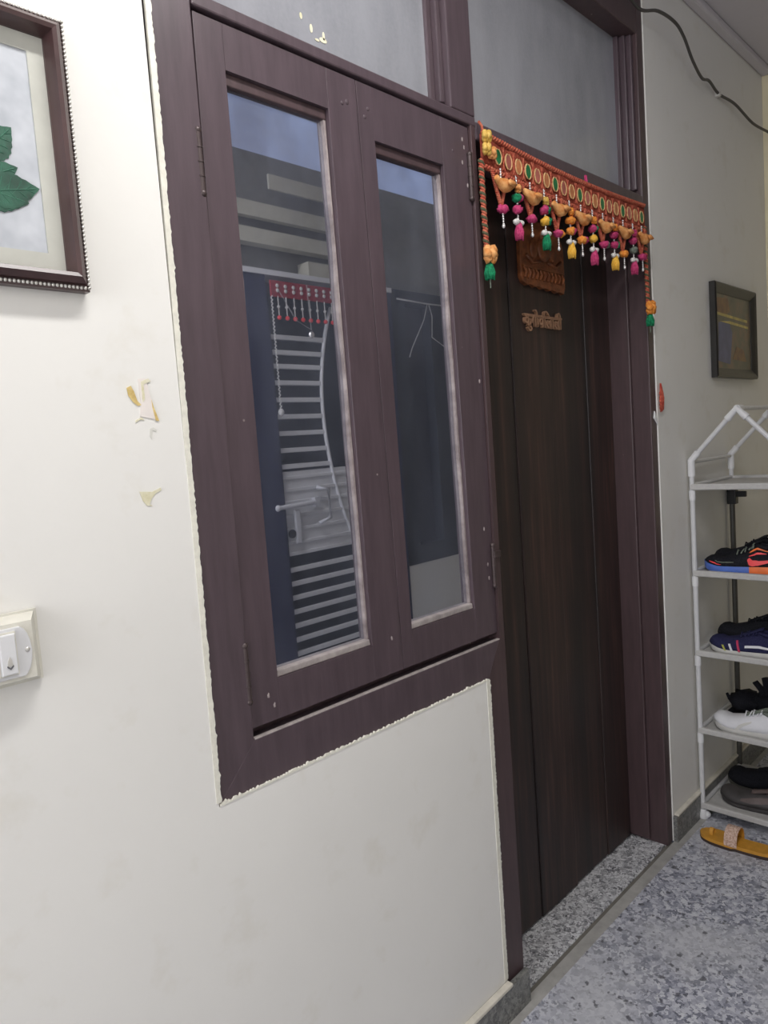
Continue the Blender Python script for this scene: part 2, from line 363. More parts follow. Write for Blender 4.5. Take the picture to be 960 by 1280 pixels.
# inner sill behind casements (dark rebate)
f = MB(); f.box(.666, 1.377, .034, .10, .918, .945); part(f, 'rebate', 'frame2', win)
f = MB(); f.box(.670, 1.378, .0032, .0125, .9205, .9235, bev=.001); part(f, 'sill_ledge', 'lit_ledge', win)  # bright line of the lit rail edge, done by a paler colour
def casement(x0, x1, z0, z1, gx0, gx1, gz0, gz1, hinge_x, hz, label):
    y0 = .010; y1 = .058
    c = MB()
    # stiles and rails with mitre-free joints
    c.prism([(x0[0], z0), (gx0[0], z0), (gx0[1], z1), (x0[1], z1)], y0, y1, bev=.0010)
    c.prism([(gx1[0], z0), (x1[0], z0), (x1[1], z1), (gx1[1], z1)], y0, y1, bev=.0010)
    c.prism([(gx0[0], z0), (gx1[0], z0), (gx1[0], gz0), (gx0[0], gz0)], y0+.0004, y1)
    c.prism([(gx0[1], gz1), (gx1[1], gz1), (gx1[1], z1), (gx0[1], z1)], y0+.0004, y1)
    o = part(c, 'casement', 'frame', win)
    tag(o, label)
    g = MB(); g.prism([(gx0[0]-.004, gz0-.004), (gx1[0]+.004, gz0-.004), (gx1[1]+.004, gz1+.004), (gx0[1]-.004, gz1+.004)], .028, .032)
    part(g, 'glass_pane', 'glass', win, o)
    p = MB()
    # sloping putty at the bottom, painted paler as if lit, thin putty up the sides
    p.prism([(gx0[0]+.001, gz0), (gx1[0]-.001, gz0), (gx1[0]-.003, gz0+.012), (gx0[0]+.003, gz0+.012)], .014, .028, bev=.002)
    part(p, 'sill_bead', 'lit_ledge', win, o)
    p = MB(); n = 24
    for k, (ga, gb, sg) in enumerate(((gx0[0], gx0[1], 1), (gx1[0], gx1[1], -1))):
        for i in range(n):
            za = gz0+.012+(gz1-gz0-.014)*i/n; zb = gz0+.012+(gz1-gz0-.014)*(i+1)/n
            xa = ga+(gb-ga)*i/n; xb = ga+(gb-ga)*(i+1)/n; wa = (.0055 if sg > 0 else .0055)+.003*noise.noise(Vector((i*.35, k*7.7, gz0))); wb_ = (.0055 if sg > 0 else .0055)+.003*noise.noise(Vector(((i+1)*.35, k*7.7, gz0)))
            q = [(xa+sg*.0008, za), (xa+sg*wa, za), (xb+sg*wb_, zb), (xb+sg*.0008, zb)]
            p.prism(q, .020, .0278)
    part(p, 'putty', 'putty', win, o)
    p = MB(); p.prism([(gx0[1]+.001, gz1-.020), (gx1[1]-.001, gz1-.018), (gx1[1]-.001, gz1), (gx0[1]+.001, gz1)], .018, .0278, bev=.002); part(p, 'top_bead', 'frame2', win, o)
    for z in hz:
        h = MB(); h.tube([(hinge_x, .006, z-.045), (hinge_x, .006, z+.045)], .0055, 10).ball((hinge_x, .006, z+.048), .0065).ball((hinge_x, .006, z-.048), .0065)
        for q in (-.022, 0, .022): h.tube([(hinge_x, .006, z+q-.001), (hinge_x, .006, z+q+.001)], .0066, 10)
        part(h, 'hinge', 'metal_dark', win, o, smooth='auto')
    return o
cA = casement((.6655, .680), (1.048, 1.030), .938, 2.0925, (.732, .734), (.9655, .9555), 1.009, 2.020, .667, (1.86, 1.035), 'left casement, wider than the right one')
cB = casement((1.0495, 1.0315), (1.3785, 1.3785), .938, 2.0925, (1.083, 1.0735), (1.2975, 1.283), 1.0125, 1.992, 1.374, (1.985, 1.10), 'narrower right casement beside the door')
pg = MB()
for x, z, r in ((1.005, 2.045, .005), (.992, 2.040, .004), (1.060, 2.047, .004), (1.050, 2.030, .004), (1.32, 2.03, .003)): pg.ball((x, .010, z), r, (1, .5, 1), 8)
part(pg, 'dowel_peg', 'frame', win, cA)
lt = MB(); lt.box(1.372, 1.396, -.001, .0095, 1.118, 1.134, bev=.001); part(lt, 'latch_tab', 'metal_dark', win, cB)
# chips of plaster and paint on the right casement
ch = MB()
for x, z in ((1.356, 2.062), (1.361, 2.046), (1.352, 2.012), (1.3665, 1.965), (1.357, 1.105), (1.3585, 1.073), (1.350, 1.19), (1.367, 1.53), (.709, .985), (.72, .965), (1.02, 1.01)):
    ch.ball((x, .0095, z), .0028, (.8, .4, 1.6), 6, .5, x*9)
part(ch, 'paint_chip', 'putty', win, cA)

STK = [(.983, 2.160, .006, 1.6, .8), (.985, 2.168, .005, .6, 1.6), (.955, 2.172, .005, .7, 1.6), (.932, 2.186, .004, .8, 1.5), (.968, 2.156, .004, 1.4, .6)]
# ------------------------------------------------------------------ door 1
dr = empty('door_1', 'dark stained wooden front door of vertical boards in a maroon brown frame', 'door', kind='structure', loc=(1.85, .13, 0))
f = MB(); f.prism([(1.3235,.0),(1.398,.0),(1.398,2.098),(1.382,2.098),(1.3795,.925),(1.3235,.838)], .0035, .135, bev=.002); part(f, 'left_jamb', 'frame2', dr)
f = MB(); f.box(2.252, 2.293, .003, .135, 0, 2.70, bev=.003); part(f, 'right_jamb', 'frame2', dr)
f = MB(); f.box(1.400, 2.252, .003, .135, 2.070, 2.110, bev=.004).box(1.400, 2.252, .03, .12, 2.110, 2.128, bev=.003); part(f, 'head_rail', 'frame', dr)
f = MB(); f.box(1.400, 2.252, .003, .135, 2.585, 2.70, bev=.003); part(f, 'top_rail', 'frame2', dr)
f = MB()
for (x0, x1, ya) in ((2.238, 2.252, .016), (2.226, 2.238, .030), (2.212, 2.226, .046)): f.box(x0, x1, ya, .12, 2.128, 2.585, bev=.003)
part(f, 'moulding', 'frame', dr)
f = MB(); f.box(1.40, 1.412, .03, .12, 2.128, 2.585, bev=.003); part(f, 'bead', 'frame', dr)
f = MB(); f.box(1.405, 2.218, .060, .064, 2.12, 2.59); part(f, 'transom_glass', 'glass_dusty', dr)
f = MB(); f.box(2.238, 2.253, .060, .130, 0.012, 2.07, bev=.003); part(f, 'door_stop', 'frame2', dr)
f = MB(); x = 1.399
wds = [.085, .196, .20, .20, .168]
for i, wd in enumerate(wds):
    x1 = x+wd; f.prism([(x+.0006, .006), (x1-.0006, .006), (x1-.0006, 2.068), (x+.0006, 2.068)], .1265+(.0035 if i % 2 else 0), .165, bev=.003); x = x1
leaf = part(f, 'leaf', 'door', dr)
# black rooms behind the glass so that nothing shines through
it = MB(); it.box(.45, 2.45, 1.3, 1.35, -.05, 2.9).box(.40, .45, .2, 1.35, -.05, 2.9).box(2.45, 2.5, .2, 1.35, -.05, 2.9).box(.4, 2.5, .2, 1.35, 2.84, 2.9).box(.4, 2.5, .21, 1.35, -.06, -.005)
tag(it.build('wall_inside', 'interior'), 'unlit room behind the window glass', 'wall', kind='structure')

o = MB()
for cx_, cz_, r_1, sx_, sz_ in STK: o.disc((cx_, .0396, cz_), r_1, sx_, sz_, .0006, 9)
tag(o.build('sticker_residue', 'glue2'), 'yellowish sticker residue on the dusty transom glass above the left casement', 'sticker residue')
# ------------------------------------------------------------------ nameplate and plaque on the door
pq = empty('wall_plaque', 'orange brown carved wooden plaque with arched top, high on the door behind the tassels', 'plaque', loc=(1.84, .126, 1.85))
pts = [(-.115, -.020)]
for i in range(12): pts.append((-.115+.23*(i+.5)/12, -.034-(.006 if i % 2 else 0)-.0008*i))
pts += [(.115, -.030), (.113, .07)]
for i in range(1, 10): a = PI*i/10; pts.append((.113*math.cos(a), .07+.07*math.sin(a)))
pts.append((-.113, .07))
pl = MB().prism(pts, -.012, 0, bev=.002).build('board', 'copper_relief', pq)
g = MB()
for i in range(11):
    x = -.102+.0195*i
    g.tube([(x, -.014, -.022), (x+.004, -.017, -.008), (x-.003, -.016, .004)], [.0035, .005, .003], 6)
    if i % 3 != 1: g.ball((x+.005, -.014, .000), .005, (1, .6, 1), 8)
g.box(-.106, .106, -.016, -.012, .006, .011, bev=.001).build('carved_lettering', 'copper_relief', pq)
g = MB()
g.ball((0, -.014, .065), .032, (1, .3, 1.1), 12).ball((0, -.016, .10), .018, (1, .4, 1), 10)
for s in (-1, 1): g.ball((s*.05, -.013, .06), .02, (1, .3, 1.3), 10).tube([(s*.02, -.014, .03), (s*.06, -.014, .022), (s*.09, -.014, .04)], .005, 6)
g.build('carved_relief', 'copper_relief', pq, smooth=True)

def text_obj(name, s, size, ext, m, loc, rot, parent=None, sx=1):
    cu = bpy.data.curves.new(name, 'FONT'); cu.body = s; cu.size = size; cu.extrude = ext; cu.offset = .0004
    o = bpy.data.objects.new(name, cu); COL.objects.link(o)
    dg = bpy.context.evaluated_depsgraph_get(); me = bpy.data.meshes.new_from_object(o.evaluated_get(dg)); bpy.data.objects.remove(o)
    o = bpy.data.objects.new(name, me); COL.objects.link(o); me.materials.clear(); me.materials.append(MT[m])
    o.location = loc; o.rotation_euler = rot; o.scale = (sx, 1, 1)
    if parent: o.parent = parent
    return o
npl = empty('nameplate', 'light brown cut-out Devanagari lettering fixed to the door below the plaque', 'nameplate', loc=(1.736, .123, 1.700))
lt_ = text_obj('lettering', 'कुगोविलाली', .052, .005, 'tan_letters', (0, 0, 0), (PI/2, 0, 0), npl)
xs = [v.co.x for v in lt_.data.vertices]; wdt = max(xs)-min(xs); lt_.scale = (.198/wdt, 1, 1); lt_.location.x = -min(xs)*lt_.scale[0]
B(.004, .196, -.004, .004, .0255, .0325).build('head_line', 'tan_letters', npl)

# ------------------------------------------------------------------ toran over the door
tor = empty('door_hanging', 'rust red mirrored door hanging with cloth birds and bright wool tassels above the brown door', 'door hanging', loc=(1.40, -.004, 2.085))
TX = .825
def top(x): return -.006-.022*math.sin(PI*min(1, max(0, x/TX)))*.55-.010*x/TX
def bt(x): return top(x)-.072-.012*x/TX*.2
b = MB(); N = 48
ring = []
for i in range(N+1):
    x = TX*i/N; zt = top(x); zb = bt(x)+.002*math.sin(x*120)
    yy = -.004*(1+.5*math.sin(x*60))
    ring.append([(x, yy-.004, zt), (x, yy-.006, (zt+zb)/2), (x, yy-.004, zb), (x, yy+.002, zb), (x, yy+.002, zt)])
b.loft(ring).build('band', 'red_cloth', tor)
for k, (fn, nm) in enumerate(((top, 'upper_cord'), (bt, 'lower_cord'))):
    P = [(TX*i/16, -.009, fn(TX*i/16)) for i in range(17)]
    MB().twist(P, .0055, 42).twist(P, .0055, 42, PI).build(nm, 'rope', tor, smooth=True)
cols = ['green', 'pink', 'orange']
for i in range(19):
    x = .055+i*.0412; z = (top(x)+bt(x))/2-.001; c = cols[i % 3]
    MB().disc((x, -.010, z), .0125, .95, 1.35, .002).build('mirror_disc', 'mirror_'+c, tor)
    rg = [(x+math.cos(2*PI*j/20)*.0135*.95, -.0115, z+math.sin(2*PI*j/20)*.0135*1.3) for j in range(21)]
    MB().tube(rg, .0019, 6).build('ring', 'gold', tor)
    st = MB()
    if i < 18:
        for sg in (-1, 1): st.tube([(x+.0206+sg*.004, -.0115, z+.026), (x+.0206-sg*.004, -.0115, z), (x+.0206+sg*.004, -.0115, z-.026)], .0014, 5)
        st.build('stitching', 'rope', tor)
def flower(c, r, m, root, nm='blossom'):
    q = MB()
    for i in range(6): a = 2*PI*i/6; q.ball((c[0]+math.cos(a)*r*.62, c[1]-r*.2*(i % 2), c[2]+math.sin(a)*r*.5), r*.55, (1, .9, 1), 8, .4, i+c[0]*9)
    q.ball((c[0], c[1]-.3*r, c[2]), r*.6, (1, 1, 1), 8, .4, 3)
    return q.build(nm, m, root, smooth=True)
flower((.000, -.020, -.018), .015, 'mustard', tor); flower((-.002, -.020, -.045), .014, 'mustard', tor); flower((.020, -.018, -.048), .014, 'peach', tor)
def pom(c, r, m1, m2, root, sq=.85):
    a = MB(); a.ball(c, r, (1.25, 1, sq), 12, .45, c[0]*50); o = a.build('pompom', m1, root, smooth=True)
    if m2:
        a = MB(); a.ball((c[0]+r*.85, c[1]-.001, c[2]+.001), r*.92, (1, 1, sq), 12, .45, c[0]*31); a.build('pompom', m2, root, smooth=True)
    return o
def beads(x, y, z0, z1, root):
    q = MB(); n = max(2, int(abs(z0-z1)/.0052))
    for i in range(n): z = z0+(z1-z0)*(i+.5)/n; q.ball((x, y, z), .0026, (1, 1, 1.1), 8)
    q.tube([(x, y, z0), (x, y, z1)], .0008, 5)
    return q.build('bead_string', 'silver', root, smooth=True)
def tassel(c, L, r, m, root):
    q = MB(); n = 14
    q.tube([(c[0], c[1], c[2]), (c[0], c[1], c[2]-L*.2), (c[0], c[1], c[2]-L*.6), (c[0], c[1], c[2]-L)], [r*.45, r*.75, r, r*.85], 12)
    for i in range(n):
        a = 2*PI*i/n; q.tube([(c[0]+math.cos(a)*r*.5, c[1]+math.sin(a)*r*.5, c[2]-.1*L), (c[0]+math.cos(a)*r*.95, c[1]+math.sin(a)*r*.95, c[2]-.6*L), (c[0]+math.cos(a)*r*(.8+.2*math.sin(i*5)), c[1]+math.sin(a)*r*.8, c[2]-L*(1+.06*math.sin(i*3)))], r*.16, 5)
    return q.build('tassel', m, root, smooth=True)
def bird(c, L, sgn, m, root):
    q = MB(); x, y, z = c
    rings = []
    prof = [(-.60, .10, .16), (-.45, .14, .12), (-.25, .20, .04), (.0, .24, 0), (.2, .19, .02), (.34, .14, .09), (.45, .13, .15), (.54, .07, .15), (.60, .02, .12)]
    for t, r, dz in prof:
        rings.append([(x+sgn*t*L, y+math.cos(a*PI/5)*r*L*.8, z+dz*L+math.sin(a*PI/5)*r*L) for a in range(10)])
    q.loft(rings)
    q.loft([[(x+sgn*(-.05+t)*L, y-.26*L-dy, z+.02*L+dz) for dy, dz in ((0, -.10*L*k), (.07*L*k, 0), (0, .12*L*k), (-.05*L*k, 0))] for t, k in ((-.30, .2), (-.1, 1), (.12, 1), (.22, .3))])
    return q.build('cloth_bird', m, root, smooth=True)
def flower_petals(c, root):
    q = MB()
    for s in (-1, 1): q.ball((c[0]+s*.009, c[1], c[2]), .0095, (1.1, .8, .7), 10, .3, c[0]*9+s)
    return q.build('white_petals', 'whitewool', root, smooth=True)
pom_cols = {0: ('magenta', None), 2: ('magenta', None), 4: ('magenta', 'orange'), 6: ('orange', 'magenta'), 8: ('magenta', 'greywool'), 10: ('orange', None), 12: ('magenta', None)}
strs = {1: ['peach', ('green', 'magenta'), ('magenta', None), 'magenta'], 3: ['mustard', ('magenta', 'green'), ('yellow', 'green'), 'green'], 5: ['orange', ('orange', 'orange'), ('orange', 'magenta'), 'yellow'],
        7: ['orange', ('magenta', 'green'), ('yellow', None), 'magenta'], 9: ['orange', ('magenta', None), ('magenta', 'green'), 'yellow'], 11: ['magenta', ('magenta', None), ('greywool', None), 'magenta']}
for i in range(13):
    x = .052+i*.0605; z0 = bt(x)-.002; y = -.014
    if i % 2 == 0:
        v = MB(); dep = .074+.006*math.sin(i*2.1)
        for s in (-1, 1):
            P = [(x+s*.030, y, z0+.004), (x+s*.014, y, z0-dep*.55), (x, y, z0-dep)]
            v.twist(P, .0042, 9).twist(P, .0042, 9, PI)
        o = v.build('pendant_cord', 'rope', tor, smooth=True)
        beads(x-.004, y-.006, z0+.008, z0-.022, o)
        bird((x+.002, y-.012, z0-.032), .068, 1 if i % 4 else -1, 'peach' if i % 4 == 0 else 'peach', o)
        a, b2 = pom_cols[i]; pom((x, y-.004, z0-dep-.008), .0125, a, b2, o, .8)
        beads(x, y-.004, z0-dep-.016, z0-dep-.044, o)
        MB().ball((x, y-.004, z0-dep-.046), .0042, (1, 1, 1.3), 8).build('bell', 'silver', o, smooth=True)
    else:
        s = strs[i]; zz = z0
        o = MB().tube([(x, y-.004, z0+.008), (x, y-.004, z0-.105)], .0011, 6).build('pendant_cord', 'whitewool', tor)
        beads(x, y-.005, z0+.006, z0-.014, o)
        flower((x, y-.008, z0-.022), .0105, s[0], o)
        pom((x-.004, y-.006, z0-.044), .0115, s[1][0], s[1][1], o)
        beads(x, y-.005, z0-.053, z0-.062, o)
        pom((x-.002, y-.006, z0-.070), .0115, s[2][0], s[2][1], o)
        beads(x, y-.005, z0-.080, z0-.094, o)
        flower_petals((x, y-.006, z0-.099), o)
        tassel((x, y-.006, z0-.098), .040, .0105, s[3], o)
for (x, L, m) in ((-.016, .190, 'peach'), (.812, .225, 'orange')):
    z0 = bt(max(0, x))+.01; P = [(x+.002, -.012, z0), (x, -.013, z0-L*.5), (x+.003, -.013, z0-L)]
    v = MB().twist(P, .0055, int(L*60)); v.twist(P, .0055, int(L*60), PI); o = v.build('side_cord', 'rope', tor, smooth=True)
    MB().twist(P, .0066, int(L*60), PI/2).build('green_strand', 'rope2', o, smooth=True)
    flower((x+.003, -.020, z0-L-.018), .021, m, o)
    tassel((x+.003, -.018, z0-L-.036), .036, .012, 'green', o)
    MB().tube([(x+.003, -.018, z0-L-.07), (x+.003, -.018, z0-L-.092)], .0015, 5).build('cord_tail', 'greywool', o)
MB().tube([(.47, -.008, top(.47)), (.468, -.008, top(.47)+.022), (.474, -.008, top(.47)+.010)], .0042, 6).build('hanging_loop', 'magenta', tor)
MB().tube([(.003, -.010, -.006), (.002, -.008, .010), (-.004, -.004, .020)], .003, 6).build('hanging_loop', 'rope', tor)

# ------------------------------------------------------------------ left framed leaf picture
pic = empty('framed_picture', 'dark wooden beaded frame with green leaves printed on silver, hanging left of the window', 'picture', loc=(.30, -.001, 1.81))
X0, X1, Z0, Z1 = -.155, .158, -.175, .176     # outer, local
def frame_ring(x0, x1, z0, z1, wd, prof):
    """prof: list of (inset 0..1, y) across the moulding"""
    rings = []
    for t, y in prof:
        i = wd*t; rings.append([(x0+i, y, z0+i), (x1-i, y, z0+i), (x1-i, y, z1-i), (x0+i, y, z1-i)])
    return MB().loft(rings, cap=False)
frame_ring(X0, X1, Z0, Z1, .026, [(0, 0), (0, -.014), (.10, -.018), (.28, -.018), (.32, -.024), (.6, -.031), (.8, -.029), (.88, -.022), (1, -.010), (1, 0)]).build('moulding', 'art_frame', pic)
bd = MB(); st = .0053
def line(a, b2):
    n = int((Vector(b2)-Vector(a)).length/st)
    for i in range(n+1): bd.ball(Vector(a).lerp(Vector(b2), i/n), .0023, (1, 1, 1), 6)
e = .0035; line((X0+e, -.020, Z0+e), (X1-e, -.020, Z0+e)); line((X1-e, -.020, Z0+e), (X1-e, -.020, Z1-e)); line((X1-e, -.020, Z1-e), (X0+e, -.020, Z1-e))
bd.build('beading', 'bead', pic, smooth=True)
i1 = .024; i2 = .050
frame_ring(X0+i1, X1-i1, Z0+i1, Z1-i1, .0235, [(0, -.002), (0, -.006), (1, -.006), (1, -.002)]).build('mat_board', 'mat_board', pic)
B(X0+.03, X1-.03, -.004, -.002, Z0+.03, Z1-.03).build('print', 'silver_print', pic)
LY = [0]
def leafshape(cx, cz, L, W, ang, root):
    LY[0] += .0004; ly = LY[0]
    pts = []; n = 16
    for s in (1, -1):
        for i in range(n+1) if s == 1 else range(n-1, 0, -1):
            t = i/n; w_ = W*math.sin(PI*t**.8)*(1+.10*(i % 2)); pts.append((t*L, s*w_))
    ca, sa = math.cos(ang), math.sin(ang)
    P = [(cx+x*ca-z*sa, cz+x*sa+z*ca) for x, z in pts]
    o = MB().prism(P, -.0044-ly, -.0040).build('printed_leaf', 'leaf', root)
    v = MB(); v.tube([(cx, -.0046-ly, cz), (cx+L*.92*ca, -.0046-ly, cz+L*.92*sa)], .0006, 5)
    for i in range(1, 6):
        t = i/6.5
        for s in (1, -1):
            w_ = W*math.sin(PI*(t+.1)**.8)*.75; x, z = (t+.12)*L, s*w_
            v.tube([(cx+t*L*ca, -.0046-ly, cz+t*L*sa), (cx+x*ca-z*sa, -.0046-ly, cz+x*sa+z*ca)], .0004, 4)
    v.build('leaf_vein', 'vein', o)
MB().tube([(.02, -.005, .10), (.03, -.005, .02), (.02, -.005, -.06), (.015, -.005, -.12)], .0015, 6).build('printed_stem', 'vein', pic)
for a in ((.028, -.050, .062, .019, .45), (.040, -.018, .060, .020, .82), (.030, -.055, .064, .022, -.18), (.034, -.062, .076, .022, .22), (.02, .02, .06, .024, 2.5), (.02, -.05, .06, .024, 3.4), (.02, .09, .055, .022, 2.2), (.02, -.03, .04, .02, 4.4)):
    leafshape(*a, pic)

# ------------------------------------------------------------------ switch board
sw = empty('switch_board', 'cream switch box with white rocker marked with a bell, left wall edge', 'switch', loc=(.252, -.001, 1.17))
MB().box(-.085, .0905, -.006, 0, -.046, .048).loft([[(-.085, -.006, -.043), (.087, -.006, -.043), (.087, -.006, .045), (-.085, -.006, .045)], [(-.078, -.027, -.036), (.076, -.027, -.036), (.076, -.027, .038), (-.078, -.027, .038)]]).build('back_box', 'cream_plastic', sw)
pts = [(-.074, -.031), (.060, -.031)]
for i in range(9): a = -PI/2+PI*i/8; pts.append((.060+.012*math.cos(a), .001+.031*math.sin(a)))
pts += [(.060, .033), (-.074, .033)]
MB().prism(pts, -.031, -.027, bev=.001).build('face_plate', 'white_plastic', sw)
MB().box(.030, .0535, -.033, -.031, -.026, .029).build('switch_surround', 'cream_plastic', sw)
o = MB().prism([(.032, -.024), (.0515, -.024), (.0515, .027), (.032, .027)], -.038, -.033, bev=.0015).build('rocker', 'white_plastic', sw)
MB().prism([(.0385, -.013), (.0455, -.013), (.0445, -.006), (.042, -.001), (.0395, -.006)], -.0386, -.038).build('bell_symbol', 'bead', o)
MB().prism([(.038, -.0135), (.042, -.0175), (.046, -.0135), (.0455, -.0115), (.042, -.0150), (.0385, -.0115)], -.0388, -.038).build('bell_clapper', 'ink', o)
MB().ball((.0665, -.031, .002), .0032, (1, .5, 1), 10).build('screw', 'bead', sw, smooth=True)
MB().box(-.070, .020, -.033, -.031, -.026, .029).build('switch_surround', 'cream_plastic', sw)
for i in range(3): MB().prism([(-.066+.0285*i, -.024), (-.042+.0285*i, -.024), (-.042+.0285*i, .027), (-.066+.0285*i, .027)], -.038, -.033, bev=.0015).build('rocker', 'white_plastic', sw)

# ------------------------------------------------------------------ tape scraps on the wall
tp = empty('tape_scrap', 'torn clear tape with orange yellow glue stains on the wall left of the window', 'tape', loc=(.53, 0, 1.49))
MB().prism([(-.008, .030), (.004, .031), (.017, -.030), (-.010, -.024), (-.007, .0)], -.0012, -.0002).build('tape', 'tape', tp)
MB().prism([(-.0265, .017), (-.020, .020), (-.016, .012), (-.012, -.002), (-.006, -.008), (-.012, -.009), (-.019, -.003), (-.025, .006)], -.0013, -.0002).build('glue_stain', 'glue', tp)
MB().prism([(-.004, .026), (.008, .031), (.012, .027), (.004, .024), (.000, .022), (.000, .000), (-.004, -.004)], -.0016, -.0012).build('glue_stain', 'glue2', tp)
MB().prism([(.010, .000), (.0125, -.010), (.0195, -.032), (.014, -.031), (.0105, -.012)], -.0016, -.0012).build('glue_stain', 'glue', tp)
MB().prism([(-.018, -.030), (-.008, -.026), (-.004, -.030), (-.010, -.029), (-.018, -.033)], -.0012, -.0002).build('glue_stain', 'glue2', tp)
o = MB().prism([(-.022, .014), (-.012, .013), (-.002, .012), (.012, .017), (.013, .013), (.003, .009), (-.004, .002), (-.008, -.006), (-.003, -.009), (-.012, -.008), (-.018, .000)], -.0010, -.0002).build('glue_mark', 'glue2')
o.location = (.529, 0, 1.342); tag(o, 'pale yellow glue mark low on the wall beside the window frame', 'glue mark')
o = MB().prism([(-.002, .010), (.004, .012), (.009, .008), (.008, .005), (.003, .008), (.001, .000), (.000, -.006), (-.003, .000)], -.0008, -.0002).build('glue_mark', 'smudge')
o.location = (.535, 0, 1.437); tag(o, 'faint grey smudge between the tape scrap and the lower glue mark', 'glue mark')

# ------------------------------------------------------------------ small things right of the door
o = MB()
for i in range(14): o.ball((2.309+.006*math.sin(i*2.4), -.007, 1.512-.0045*i), .006, (1, .7, 1), 7, .8, i)
for i in range(16):
    a = i*.7; o.tube([(2.309+.004*math.cos(a), -.006, 1.535), (2.312+.010*math.cos(a), -.008+.004*math.sin(a), 1.50-.004*i % .02), (2.309+.012*math.cos(a+.5), -.008, 1.455+.012*math.sin(i*2.3))], [.0010, .0022, .0010], 5)
tag(o.build('thread_tassel', 'red_thread', smooth=True), 'faded red thread tassel hung on the wall just right of the door frame', 'tassel')
o = MB().prism([(2.272, 1.447), (2.277, 1.440), (2.2905, 1.405), (2.279, 1.415), (2.266, 1.425)], -.0010, .0025)
tag(o.build('paper_scrap', 'paper'), 'small torn white paper scrap on the right door jamb', 'paper')
pf = empty('small_picture', 'small dark framed painting on the wall above the shoe rack', 'picture', loc=(2.985, -.001, 1.733))
frame_ring(-.222, .222, -.172, .172, .036, [(0, 0), (0, -.020), (.15, -.024), (.5, -.020), (1, -.010), (1, 0)]).build('frame', 'black_frame', pf)
MB().box(-.190, .190, -.008, -.003, -.140, .140).build('painting', 'painting', pf)
MB().prism([(-.17, -.11), (-.05, -.12), (-.02, .00), (-.06, .045), (-.16, .03)], -.0086, -.008).build('blue_area', 'paint_blue', pf)
MB().prism([(-.17, .12), (-.06, .125), (-.04, .08), (-.08, .06), (-.17, .062)], -.0086, -.008).build('red_area', 'paint_red', pf)
MB().prism([(-.185, .058), (.15, .048), (.15, .058), (-.185, .068)], -.0088, -.0081).prism([(-.15, .035), (.16, .025), (.16, .034), (-.05, .042)], -.0088, -.0081).build('gold_line', 'paint_gold', pf)
MB().prism([(-.02, -.10), (.13, -.105), (.10, -.06), (.02, -.05)], -.0086, -.008).build('red_area', 'paint_red', pf)
P = [(1.95, -.03, 2.72), (2.10, -.02, 2.675), (2.221, -.020, 2.636), (2.30, -.045, 2.645), (2.41, -.050, 2.650), (2.48, -.05, 2.63), (2.561, -.045, 2.585), (2.68, -.03, 2.570), (2.78, -.018, 2.595), (2.889, -.012, 2.584), (3.03, -.02, 2.585), (3.20, -.03, 2.555), (3.38, -.035, 2.563), (3.42, -.04, 2.55)]
PP = []
for i in range(len(P)-1):
    a, b2, c, d = Vector(P[max(0, i-1)]), Vector(P[i]), Vector(P[i+1]), Vector(P[min(len(P)-1, i+2)])
    for k in range(6):
        t = k/6; PP.append(.5*((2*b2)+(c-a)*t+(2*a-5*b2+4*c-d)*t*t+(-a+3*b2-3*c+d)*t**3))
PP.append(Vector(P[-1]))
cb = empty('cable', 'thin dark cable sagging along the upper wall from the door frame to the corner', 'cable', loc=(2.889, -.012, 2.584))
part(MB().tube(PP, .0048, 8), 'wire', 'cable', cb, smooth=True)
part(MB().box(2.880, 2.898, -.018, -.0005, 2.576, 2.592, bev=.002), 'clip', 'cablepin', cb)

# ------------------------------------------------------------------ shoe rack
RX0, RX1, RY0, RY1 = 2.505, 2.885, -.018, -.322
rk = empty('shoe_rack', 'white tube shoe rack with house-shaped top and five grey shelves against the wall', 'shoe rack', loc=(2.695, -.17, 0))
ztop = 1.275; tr = .0085
for (x, y, m, lab) in ((RX0, RY0, 'rack_tube', None), (RX0, RY1, 'rack_tube', None), (RX1, RY1, 'rack_tube', None)):
    part(MB().tube([(x, y, .02), (x, y, ztop)], tr, 12), 'post', m, rk, smooth='auto')
part(MB().tube([(RX1, RY0, 1.18), (RX1, RY0, ztop)], tr, 12), 'post', 'rack_tube', rk, smooth='auto')
o = part(MB().tube([(RX1, RY0, .02), (RX1, RY0, 1.18)], tr*1.15, 12), 'post', 'dark_tube', rk, smooth='auto'); o['label'] = 'rear post, darker below the top shelf'  # lower length of this post drawn darker than its white top
part(MB().box(RX1-.016, RX1+.016, RY0-.018, RY0+.014, 1.085, 1.155, bev=.003).box(RX1-.006, RX1+.006, RY0-.052, RY0-.016, 1.112, 1.134, bev=.002), 'clamp', 'black_plastic', rk)
ym = (RY0+RY1)/2; zp = 1.438
for x in (RX0, RX1):
    for y in (RY0, RY1):
        part(MB().tube([(x, y, ztop), (x, ym, zp)], tr, 12), 'gable_tube', 'rack_tube', rk, smooth='auto')
        part(MB().tube([(x, y, ztop-.055), (x, y, ztop), (x, y+(ym-y)*.16, ztop+(zp-ztop)*.16)], tr*1.45, 12), 'corner_joint', 'rack_joint', rk, smooth='auto')
    part(MB().tube([(x, ym+(RY0-ym)*.2, zp-(zp-ztop)*.2), (x, ym, zp), (x, ym+(RY1-ym)*.2, zp-(zp-ztop)*.2)], tr*1.5, 12).tube([(x, ym, zp), (x+(.04 if x == RX0 else -.04), ym, zp)], tr*1.4, 12), 'apex_joint', 'rack_joint', rk, smooth='auto')
part(MB().tube([(RX0, ym, zp), (RX1, ym, zp)], tr*.9, 12), 'ridge_tube', 'rack_tube', rk, smooth='auto')
for y in (RY0, RY1): part(MB().tube([(RX0, y, ztop-.006), (RX1, y, ztop-.006)], tr*.8, 12), 'top_tube', 'rack_tube', rk, smooth='auto')
